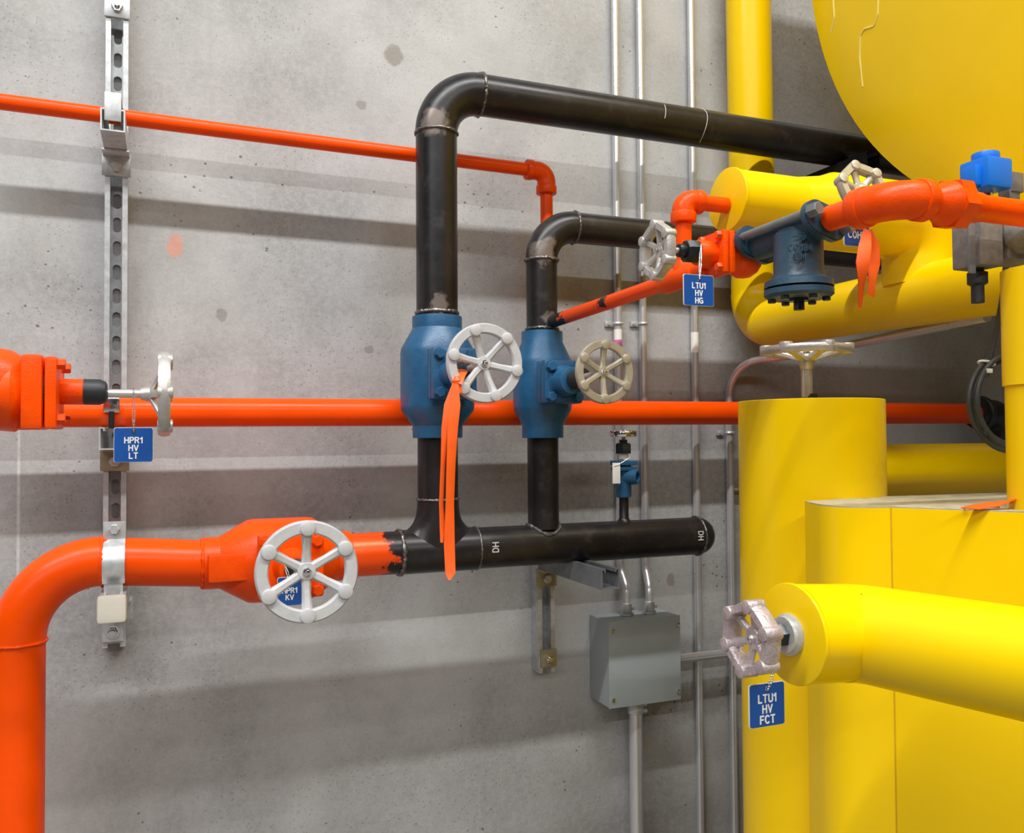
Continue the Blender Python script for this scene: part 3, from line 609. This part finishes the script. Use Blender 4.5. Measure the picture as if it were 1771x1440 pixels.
m = MB(); q = P(1690, 462, .99); m.lathe(q, -Z_, [(0, .009), (.006, .009), (.008, .014), (.024, .014), (.027, .009), (.052, .009)], 12); obj('cable_gland', m, M['rubber'], t)
# ---------------------------------------------------------------- yellow tank and pipes
TX = 1.45; sc_ = TX
ty, tz, trad = -1.9+.555*sc_, 1.6+.8127*sc_, .5826*sc_
t = thing('tank', (TX, ty, tz), 'huge yellow insulated horizontal tank with slightly domed end, upper right', 'tank')
m = MB(); m.lathe((TX, ty, tz), X_, [(-.07, .001), (-.066, trad*.35), (-.052, trad*.62), (-.03, trad*.86), (-.012, trad*.955), (0, trad)], 128, False); obj('end_dome', m, M['yellow'], t, 50)
m = MB(); m.lathe((TX, ty, tz), X_, [(0, trad), (1.6, trad)], 128); obj('shell', m, M['yellow'], t)
m = MB()
def domept(px, py): return PX(px, py, TX-.052)
for seq in (((1519, 0), (1518, 25), (1512, 45), (1495, 50), (1488, 62), (1487, 100), (1492, 150)), ((1441, 0), (1443, 30), (1438, 55))):
    pts = []
    for (px, py) in seq:
        d = (domept(px, py)-CAM).normalized(); lo = domept(px, py)
        for it in range(12):
            rr = math.hypot(lo.y-ty, lo.z-tz)/trad
            pr_ = [(0, -.07), (.35, -.066), (.62, -.052), (.86, -.03), (.955, -.012), (1, 0), (2, 0)]
            for i_ in range(6):
                if pr_[i_][0] <= rr <= pr_[i_+1][0]: xx = pr_[i_][1]+(pr_[i_+1][1]-pr_[i_][1])*(rr-pr_[i_][0])/(pr_[i_+1][0]-pr_[i_][0])
            lo = PX(px, py, TX+xx-.0005)
        pts.append(lo)
    m.tube(fillet(pts, .006, 4), .0018, 6)
obj('sealant_run', m, simple('dried_pale_sealant', (.95, .80, .25), .4), t)
# vertical pipe at wall, elbow, pipe towards the camera
ya = P(1292, 100, .075); yb = P(1302, 563, .075); yc2 = P(1815, 470, .95)
t = thing('yellow_pipe', ya, 'yellow insulated pipe dropping down the wall then turning out under the tank', 'pipe')
YR = .057
yb = V((ya.x+.012, ya.y, yb.z))
pth = fillet([V((ya.x, ya.y, 3.6)), V((yb.x, yb.y, yb.z)), V((yc2.x, yc2.y, yc2.z))], .085, 14)
obj('vertical_run', MB().tube([pth[0], pth[1]], YR, 48), M['yellow'], t)
obj('elbow', MB().tube(pth[1:-1], YR+.0012, 48), M['yellow'], t); obj('outward_run', MB().tube(pth[-2:], YR+.0005, 48), M['yellow'], t)
# capped pipe
cp = P(1257, 345, .66); CR = .0525
lg = V((1.349, -.66, cp.z)); yl = lerp(pth[-2], pth[-1], (-.66-pth[-2].y)/(pth[-1].y-pth[-2].y))
t = thing('capped_pipe', cp, 'short yellow insulated pipe with round flat cap, elbowed down beside the tank', 'pipe')
ejx = P(1408, 360, .66).x
obj('pipe_run', MB().tube([cp+X_*.004, V((ejx, -.66, cp.z))], CR, 48), M['yellow'], t)
obj('end_disc', MB().cyl(cp, cp+X_*.006, CR+.002, 48, .001), M['yellow'], t)
m = MB(); pe = fillet([V((ejx-.05, -.66, cp.z)), V((lg.x, -.66, cp.z)), V((lg.x, -.66, yl.z+.02))], .075, 14)
rad = [CR]+[.070]*(len(pe)-1); pe.insert(1, V((ejx+.004, -.66, cp.z))); rad.insert(1, .060); pe.insert(2, V((ejx+.03, -.66, cp.z))); rad.insert(2, .069)
m.tube(pe, rad, 48); obj('elbow', m, M['yellow'], t)
# column with rising stem valve
colc = P(1404, 900, .7); CX, CY = colc.x, -.7; CRD = .121
ctz = P(1404, 697, .62).z
t = thing('yellow_column', (CX, CY, 0), 'upright yellow insulated column with a silver handwheel standing on top', 'column')
obj('jacket', MB().lathe((CX, CY, 0), Z_, [(0, CRD), (ctz-.001, CRD), (ctz, CRD-.001)], 96), M['yellow'], t)
m = MB(); m.lathe((CX, CY, ctz), Z_, [(0, .022), (.004, .022), (.006, .014), (.012, .012)], 24); obj('gland', m, M['nutdark'], t)
sz = P(1395, 612, .7).z
obj('stem', MB().cyl((CX-.006, CY, ctz), (CX-.006, CY, sz-.0), .0095), M['stem'], t)
wheel(t, (CX-.006, CY, sz+.006), Z_, .078, .35, M['castsilver'], .4, up=Y_, dish=.2, thick=.085)
# jacket box
def XQ(px, q): 
    d = FW + RT*((px-885.5)/F); return (d.x/d.y*q, -D+q)
jt = ZC-.098
pa = V((*XQ(1411, 1.02), 0)); pb = V((*XQ(1538, .935), 0)); pc = V((*XQ(1771, .797), 0)); pd = pb+(pc-pb)*3.2
poly = [(pa.x, pa.y)]
ctl = V((*XQ(1445, .955), 0))
for k_ in range(1, 12):
    f = k_/12; q = pa*(1-f)**2+ctl*2*f*(1-f)+pb*f*f; poly.append((q.x, q.y))
poly += [(pb.x, pb.y), (pd.x, pd.y), (1.65, pd.y), (1.65, -.86), (1.1, -.80), (pa.x+.02, pa.y+.05)]
t = thing('yellow_casing', (1.2, -.9, 0), 'big yellow insulated casing with flat dusty top, in front of the column', 'casing')
obj('shell', MB().prism(poly, (0, 0, 0), X_, Y_, Z_, jt-.002, 0), M['yellow'], t, 30)
ins = [(x, y) for x, y in poly]
obj('top_plate', MB().prism(ins, (0, 0, jt-.002), X_, Y_, Z_, .002), M['tan'], t, lab='dusty pale top surface')
m = MB(); sm = (pb-V((0, 0, 0))); nrm = V(((pc-pb).y, -(pc-pb).x, 0)).normalized(); nrm = nrm if nrm.x < 0 else -nrm
m.box(V((pb.x, pb.y, jt/2))+nrm*.0004, (pc-pb).normalized(), nrm, Z_, .0022, .0012, jt); m.box(V((pb.x, pb.y, jt/2))+nrm*.0004+(pc-pb).normalized()*.6, (pc-pb).normalized(), nrm, Z_, .0022, .0012, jt); obj('seam', m, simple('yellow_seam', (.7, .42, .0), .5), t)
# front capped pipe with wheel
fq = .80; fc = P(1367, 1096, D-fq); fe = P(1482, 1093, D-fq); ff = P(1771, 1147, D-.622); FR = .0555
fdir = (ff-fe).normalized()
t = thing('capped_pipe', fc, 'large yellow insulated pipe in the foreground with a round capped end', 'pipe')
fp = fillet([fc+X_*.004, fe, fe+fdir*.6], .03, 8)
obj('stub', MB().tube([fc+X_*.004, fp[1]+X_*.003], FR, 64), M['yellow'], t)
obj('pipe_run', MB().tube(fp[1:], FR+.0006, 64), M['yellow'], t, 60)
obj('end_disc', MB().cyl(fc, fc+X_*.005, FR+.0015, 64, .001), M['yellow'], t)
fw_ = P(1299, 1104, D-fq); t = thing('service_valve', fw_, 'valve stem with rough silver handwheel at the foreground yellow cap', 'valve')
zz = fw_.z
m = MB(); m.lathe((fc.x+.001, fw_.y, zz), -X_, [(0, .0235), (.006, .0235), (.008, .021), (.012, .0205), (.0122, .014)], 32); obj('cap_collar', m, M['galv'], t)
m = MB(); m.hexa((fc.x-.004, fw_.y, zz), -X_, .0135, .018, .3); m.cyl((fc.x-.02, fw_.y, zz), (fc.x-.03, fw_.y, zz), .009); obj('packing_nut', m, M['nutdark'], t)
m = MB(); m.cyl((fc.x-.02, fw_.y, zz), (fw_.x, fw_.y, zz), .005); obj('stem', m, M['stem'], t)
wheel(t, (fw_.x, fw_.y, zz), -X_, .045, .35, M['castrough'], .85, dish=.12, thick=.22, kr=.175, rw=.125, spoke=.12, hub=1.55)
# horizontal pipe behind, right hand vertical pipe
pa_ = P(1500, 817, .47); HR = .060
tag(obj('yellow_pipe', MB().tube([(pa_.x-.05, -.47, pa_.z), (2.1, -.47, pa_.z)], HR, 48), M['yellow']), 'horizontal yellow insulated pipe between the column and the wall', 'pipe')
vq = P(1812, 700, D-.81); t = thing('yellow_pipe', (vq.x, vq.y, jt), 'upright yellow insulated pipe at right edge standing on the casing', 'pipe')
vt = P(1770, 462, D-.81).z; vs = P(1760, 664, D-.81).z
obj('lower_sleeve', MB().tube([(vq.x+.002, vq.y, jt), (vq.x+.002, vq.y, vs)], .0515, 48), M['yellow'], t); obj('upper_sleeve', MB().tube([(vq.x, vq.y, vs), (vq.x, vq.y, vt)], .053, 48), M['yellow'], t)
# flagging tape on the casing
def ribbon(name, pts, w, label, parent=None, side=X_, th=.0006, mat=None):
    m = MB(); rings = []; pts = [V(p) for p in pts]
    for i, p in enumerate(pts):
        tn = (pts[min(i+1, len(pts)-1)]-pts[max(i-1, 0)]).normalized(); sd_ = (side-tn*side.dot(tn)).normalized()
        tw = .5*math.sin(i*1.3); nn_ = tn.cross(sd_); s2 = sd_*math.cos(tw)+nn_*math.sin(tw); n2 = tn.cross(s2)
        ww = w[i] if isinstance(w, (list, tuple)) else w
        rings.append([p+s2*ww/2+n2*th, p+n2*(th+ww*.08), p-s2*ww/2+n2*th, p-s2*ww/2-n2*th, p+n2*(-th+ww*.08), p+s2*ww/2-n2*th])
    m.loft(rings); return obj(name, m, mat or M['ribbon'], parent, 60)
q = P(1712, 874, D-.84)
tag(ribbon('flagging_tape', [V((P(px, 874, D-.83).x, -D+qq, jt+hh)) for px, qq, hh in ((1680, .845, .003), (1700, .84, .004), (1725, .835, .007), (1745, .83, .010), (1762, .83, .014))], [.004, .012, .016, .018, .018], '', side=Y_), 'scrap of orange tape lying on the dusty top beside the upright pipe', 'tape')
tag(obj('loose_wire', MB().tube([V((P(px, 878, D-.86).x, -D+qq, jt+.0015)) for px, qq in ((1658, .85), (1672, .865), (1690, .86), (1712, .845))], .0009, 6), M['cable']), 'short dark wire scrap lying on the dusty casing top', 'wire')
# ribbon on white wheel
kn = P(790, 662, .46)
t = thing('flagging_tape', kn, 'orange flagging tape tied to the white handwheel with two hanging tails', 'tape')
m = MB(); m.ball(kn, .010, 12); 
obj('knot', MB().lathe(kn+V((0, 0, .012)), V((.05, 0, -1)), [(0, .004), (.008, .009), (.016, .006), (.024, .008), (.03, .009)], 10), M['ribbon'], t)
ribbon('loop', [P(800, 640, .43), P(796, 650, .46), P(790, 662, .465)], .02, '', t)
def rp(seq, p): return [P(x, y, p+.004*math.sin(i)) for i, (x, y) in enumerate(seq)]
ribbon('tail', rp([(787, 664), (775, 700), (769, 740), (766, 800), (763, 870), (765, 915), (764, 938)], .462), [.010, .014, .011, .009, .009, .009, .005], '', t)
ribbon('tail', rp([(788, 664), (787, 700), (783, 740), (780, 800), (778, 870), (777, 940), (779, 990), (777, 1003)], .468), [.010, .019, .018, .019, .019, .019, .018, .004], '', t)
# ribbon near strainer
kn = P(1500, 402, .93)
t = thing('flagging_tape', kn, 'crumpled orange flagging tape hanging beside the blue strainer', 'tape')
ribbon('tail', [P(1500, 398, .93), P(1496, 425, .935), P(1492, 455, .94), P(1490, 490, .935), P(1487, 532, .93)], [.013, .018, .021, .018, .011], '', t)
ribbon('tail', [P(1502, 398, .925), P(1509, 425, .925), P(1511, 455, .92), P(1508, 480, .93), P(1507, 512, .93)], [.013, .019, .020, .021, .022], '', t)
# ---------------------------------------------------------------- tags
def vtag(c, w, h, lines, size, chain, label, u=X_, rotz=0, roll=0):
    t = thing('valve_tag', c, label, 'tag')
    R_ = Matrix.Rotation(rotz, 3, 'Z') @ Matrix.Rotation(roll, 3, 'Y'); ux = R_ @ X_; uz = R_ @ Z_; n = R_ @ (-Y_)
    def rr(w_, h_, r=.003):
        pl_ = []
        for cx, cz, a0 in ((w_/2-r, h_/2-r, 0), (-w_/2+r, h_/2-r, 90), (-w_/2+r, -h_/2+r, 180), (w_/2-r, -h_/2+r, 270)):
            for k_ in range(5): a = math.radians(a0+k_*22.5); pl_.append((cx+r*math.cos(a), cz+r*math.sin(a)))
        return pl_
    obj('plate', MB().prism(rr(w, h), V(c)+n*-.001, ux, uz, n, .0016), M['white'], t); obj('blue_face', MB().prism(rr(w-.001, h-.001), V(c)+n*.0006, ux, uz, n, .0004), M['tagblue'], t)
    text('lettering', lines, size, V(c)+n*.0012-uz*h*.09, ux, uz, n, M['white'], t, .0004)
    m = MB(); hole = V(c)+uz*(h/2-.006)+n*.002; m.ring(hole-n*.0008, n, .0022, .0006, 16, 6)
    obj('eyelet', m, M['chrome'], t)
    m = MB(); a, b = hole, V(chain); L = (b-a).length; N = int(L/.0026)
    for i in range(N+1):
        f = i/N
        for sgn in (-1, 1): m.ball(lerp(a, b, f)+ux*sgn*.0016*math.sin(math.pi*f)+n*.001, .0011, 6)
    obj('bead_chain', m, M['chrome'], t); return t
vtag(P(231, 769, pl+.02), .0545, .052, 'HPR1\nHV\nLT', .0082, P(231, 672, pl+.012), 'blue square valve tag reading HPR1 HV LT, hanging from the left stem')
vtag(P(1208, 502, .87), .050, .044, 'LTU1\nHV\nHG', .0074, P(1212, 424, .84), 'blue square valve tag reading LTU1 HV HG under the small orange valve')
vtag(P(1326, 1218, D-.80), .048, .048, 'LTU1\nHV\nFCT', .0082, P(1337, 1160, D-.80), 'blue square valve tag reading LTU1 HV FCT below the rough silver wheel', roll=0)
vtag(P(501, 1022, .40), .040, .048, 'HPR1\nKV', .008, P(492, 975, .38), 'blue valve tag reading HPR1 KV half hidden behind the large white wheel')
vtag(P(1481, 402, .90), .048, .042, 'COHV', .0095, P(1476, 375, .88), 'blue valve tag reading COHV partly hidden between strainer and orange tape')
# ---------------------------------------------------------------- small angle valve on header
ax_ = P(1079, 870, .2).x
def az_(py): return P(1079, py, .2).z
t = thing('drain_valve', (ax_, HY, hz+RR), 'small blue angle valve with chrome wheel standing on the black header', 'valve')
m = MB(); m.lathe((ax_, HY, hz+RR-.003), Z_, [(0, .018), (.005, .013), (.009, .0105), (az_(858)-hz-RR+.003, .0105)], 24); obj('nipple', m, M['black'], t)
m = MB(); m.cyl((ax_, HY, az_(860)), (ax_, HY, az_(800)), .017, 24, .003); m.box((ax_+.001, HY, az_(800)), X_, Y_, Z_, .046, .046, .010, .002); m.box((ax_+.001, HY, az_(810)), X_, Y_, Z_, .044, .044, .008, .002)
pd_ = V((.62, -.78, 0)); q = V((ax_, HY, az_(824))); m.lathe(q, pd_, [(0, .018), (.032, .017), (.034, .015), (.034, .011), (.012, .0105), (.012, .0001)], 24, False); obj('body', m, M['blue'], t)
m = MB(); m.cyl((ax_, HY, az_(793)), (ax_, HY, az_(783)), .011); obj('white_sleeve', m, M['white'], t)
m = MB(); m.hexa((ax_, HY, az_(784)), Z_, .019, az_(766)-az_(784), .5); m.cyl((ax_, HY, az_(767)), (ax_, HY, az_(760)), .009); obj('packing_nut', m, M['nutdark'], t)
obj('stem', MB().cyl((ax_, HY, az_(762)), (ax_, HY, az_(750)), .005), M['chrome'], t)
wheel(t, (ax_, HY, az_(750)), Z_, .030, .2, M['chrome'], .1, up=Y_, dish=.0, thick=.2, kr=.15, rw=.16)
t = thing('paper_tag', P(1066, 818, .235), 'small blank white tag wired to the blue drain valve', 'tag')
obj('card', MB().box(P(1066, 818, .235), X_, Y_, Z_, .019, .0008, .045, .0003), M['white'], t)
obj('wire', MB().tube([P(1062, 806, .236), P(1075, 800, .238), P(1090, 790, .232)], .0006, 6), M['chrome'], t)
# ---------------------------------------------------------------- conduits and junction box
cr = .0096
bf = .10; bl = P(1053, 1150, bf).x; brr = P(1177, 1150, bf).x; bt = P(1053, 1075, bf).z; bb_ = P(1053, 1226, bf).z
t = thing('junction_box', ((bl+brr)/2, 0, (bt+bb_)/2), 'square grey enamel junction box screwed to the wall below the header', 'junction box')
obj('housing', MB().abox(((bl+brr)/2, -bf/2+.001, (bt+bb_)/2), brr-bl-.002, bf-.004, bt-bb_-.002, .0015), M['boxgrey'], t)
obj('cover', MB().abox(((bl+brr)/2, -bf+.001, (bt+bb_)/2), brr-bl, .003, bt-bb_, .0008), M['boxgrey'], t)
for a_ in (0, 1):
    for b_ in (0, 1):
        q = V((bl+.010 if a_ == 0 else brr-.008, -bf-.0005, bt-.022 if b_ == 0 else bb_+.02)); obj('screw', MB().cyl(q, q-Y_*.004, .0048, 16, .001).box(q-Y_*.004, X_, Y_, Z_, .007, .001, .0014), M['chrome'], t)
def conduit(pts, r, label, rad=.06, cat='conduit'):
    t = thing('conduit', pts[-1], label, cat); obj('tube', MB().tube(fillet(pts, rad, 8), r, 20), M['conduit'], t); return t
def strap(t, x, p, z, s=-1):
    m = MB(); m.tube([V((x+math.cos(a)*(cr+.0015), -p-math.sin(a)*(cr+.0015), z)) for a in [math.pi*k/10 for k in range(11)]], .0035, 8)
    m.abox((x+s*.020, -.004, z), .022, .004, .014, .001); m.cyl((x+s*.021, -.004, z), (x+s*.021, -.010, z), .004, 8); obj('strap', m, M['galv'], t)
cy = .014
for pxt, pxb, lab, pxs in ((1064, 1086, 'leftmost wall conduit, running down behind the header into the box', 1072), (1107, 1125, 'second wall conduit from left, running down into the box', 1114)):
    x_ = P(pxt, 100, cy).x; xb = P(pxb, 1040, .055).x; zb_ = P(pxb, 1062, .055).z
    tt = conduit([V((x_, -cy, 3.6)), V((x_, -cy, P(pxb, 985, .03).z)), V((xb, -.05, zb_+.06)), V((xb, -.05, bt))], cr, lab, .05)
    strap(tt, x_, cy, P(pxs, 560, cy).z)
    m = MB(); m.cyl((xb, -.05, bt), (xb, -.05, bt+.006), .016, 6); m.cyl((xb, -.05, bt+.006), (xb, -.05, bt+.03), .0125, 20, .002); m.hexa((xb+.01, -.058, bt+.018), (.7, -.7, 0), .004, .006); obj('connector', m, M['galv'], tt)
    if pxt == 1064:
        obj('pink_band', MB().cyl((x_, -cy, P(1073, 600, cy).z), (x_, -cy, P(1073, 588, cy).z), cr+.0006), M['pink'], tt)
        obj('white_band', MB().cyl((x_, -cy, P(1073, 588, cy).z), (x_, -cy, P(1073, 570, cy).z), cr+.0006), M['white'], tt)
x_ = P(1198, 300, cy).x; xb = P(1215, 1300, cy).x
tt = conduit([V((x_, -cy, 3.6)), V((x_, -cy, P(1205, 760, cy).z)), V((x_+.0, -cy, 0))], cr, 'third wall conduit from left, running straight down past the grey box', 0)
obj('label_band', MB().cyl((x_, -cy, P(1204, 610, cy).z), (x_, -cy, P(1204, 575, cy).z), cr+.0006), M['white'], tt)
x_ = P(1262, 900, cy).x
tt = conduit([V((1.35, -.80, P(1720, 548, .80).z+.0)), P(1400, 611, .22), V((x_, -cy-.004, P(1257, 628, cy).z)), V((x_, -cy-.004, 0))], cr, 'rightmost wall conduit, curving outward beneath the big yellow pipe', .09)
strap(tt, x_, cy+.004, P(1255, 748, cy).z)
xm = P(1100, 1300, .05).x
tt = conduit([V((xm, -.05, bb_)), V((xm, -.05, 0))], .0165, 'thick conduit dropping from the underside of the grey box', 0)
m = MB(); m.cyl((xm, -.05, bb_), (xm, -.05, bb_-.035), .021, 20, .003); m.cyl((xm+.015, -.066, bb_-.010), (xm+.015, -.072, bb_-.010), .005); m.cyl((xm+.015, -.066, bb_-.026), (xm+.015, -.072, bb_-.026), .005); obj('connector', m, M['galv'], tt)
hzc = P(1220, 1133, .05).z
tt = conduit([V((brr-.002, -.052, hzc)), V((1.75, -.052, hzc))], .0115, 'horizontal conduit leaving the right side of the grey box', 0)
obj('connector', MB().cyl((brr, -.052, hzc), (brr+.012, -.052, hzc), .0145, 20, .002), M['galv'], tt)
q = P(1268, 846, .02); tag(obj('anchor_rod', MB().cyl(q, q+X_*.12, .0035).cyl(q+V((.1, 0, 0)), q+V((.1, .021, 0)), .005), M['brass']), 'thin brass coloured rod poking out from behind the column', 'rod')
# strut supporting pipes behind the tank
q = P(1362, 290, .02); r3 = thing('strut_rail', (q.x, 0, 0), 'upright strut rail on the wall behind the capped yellow pipe', 'strut rail')
obj('channel', channel(MB(), (q.x, -.001, P(1362, 520, .02).z), (q.x, -.001, topz-.06), -Y_), M['galv'], r3)
q = P(1500, 298, .30); br5 = thing('strut_bracket', q, 'black strut bracket end beneath the upper black pipe near the tank', 'bracket')
obj('arm', channel(MB(), (q.x, -.005, topz-RR-.043), (q.x, -.32, topz-RR-.043), Z_), M['nutdark'], br5)
# cable loops
cq = 1.02
def cp_(px, py, q=cq): return P(px, py, D-q)
t = thing('cable_coil', cp_(1712, 632), 'coiled black cable hanging below the solenoid valve beside the upright pipe', 'cable')
obj('drop', MB().tube(fillet([cp_(1742, 440, .93), cp_(1733, 520, .97), cp_(1722, 580), cp_(1708, 640)], .1, 6), .0045, 10), M['cable'], t)
for k_, (cx, cy_, rx_, ry_, dq) in enumerate(((1744, 692, 68, 82, 0), (1750, 700, 68, 80, .012), (1750, 690, 60, 78, -.012))):
    obj('loop', MB().tube([cp_(cx+rx_*math.cos(a), cy_+ry_*math.sin(a), cq+dq) for a in [2*math.pi*i/40 for i in range(41)]], .0045, 10), M['cable'], t)
t = thing('cable_tie', cp_(1708, 632), 'white plastic cable tie cinched round the black cable coil', 'cable tie')
obj('band', MB().ring(cp_(1706, 628, cq-.0), V((.3, 0, 1)), .012, .002, 24, 6), M['white'], t); obj('head', MB().box(cp_(1710, 641, cq-.016), X_, Y_, Z_, .010, .007, .007, .001), M['white'], t)

GR = {'valve_tag': 'blue valve tags', 'service_valve': 'small service valves', 'gate_valve': 'gate valves on the manifold', 'conduit': 'steel conduits on the wall', 'strut_bracket': 'strut brackets on the wall', 'strut_rail': 'strut rails on the wall', 'flagging_tape': 'orange flagging tapes', 'riser_pipe': 'black risers above the header'}
for o_ in S.collection.objects:
    k_ = o_.name.split('.')[0]
    if o_.parent is None and k_ in GR: o_['group'] = GR[k_]
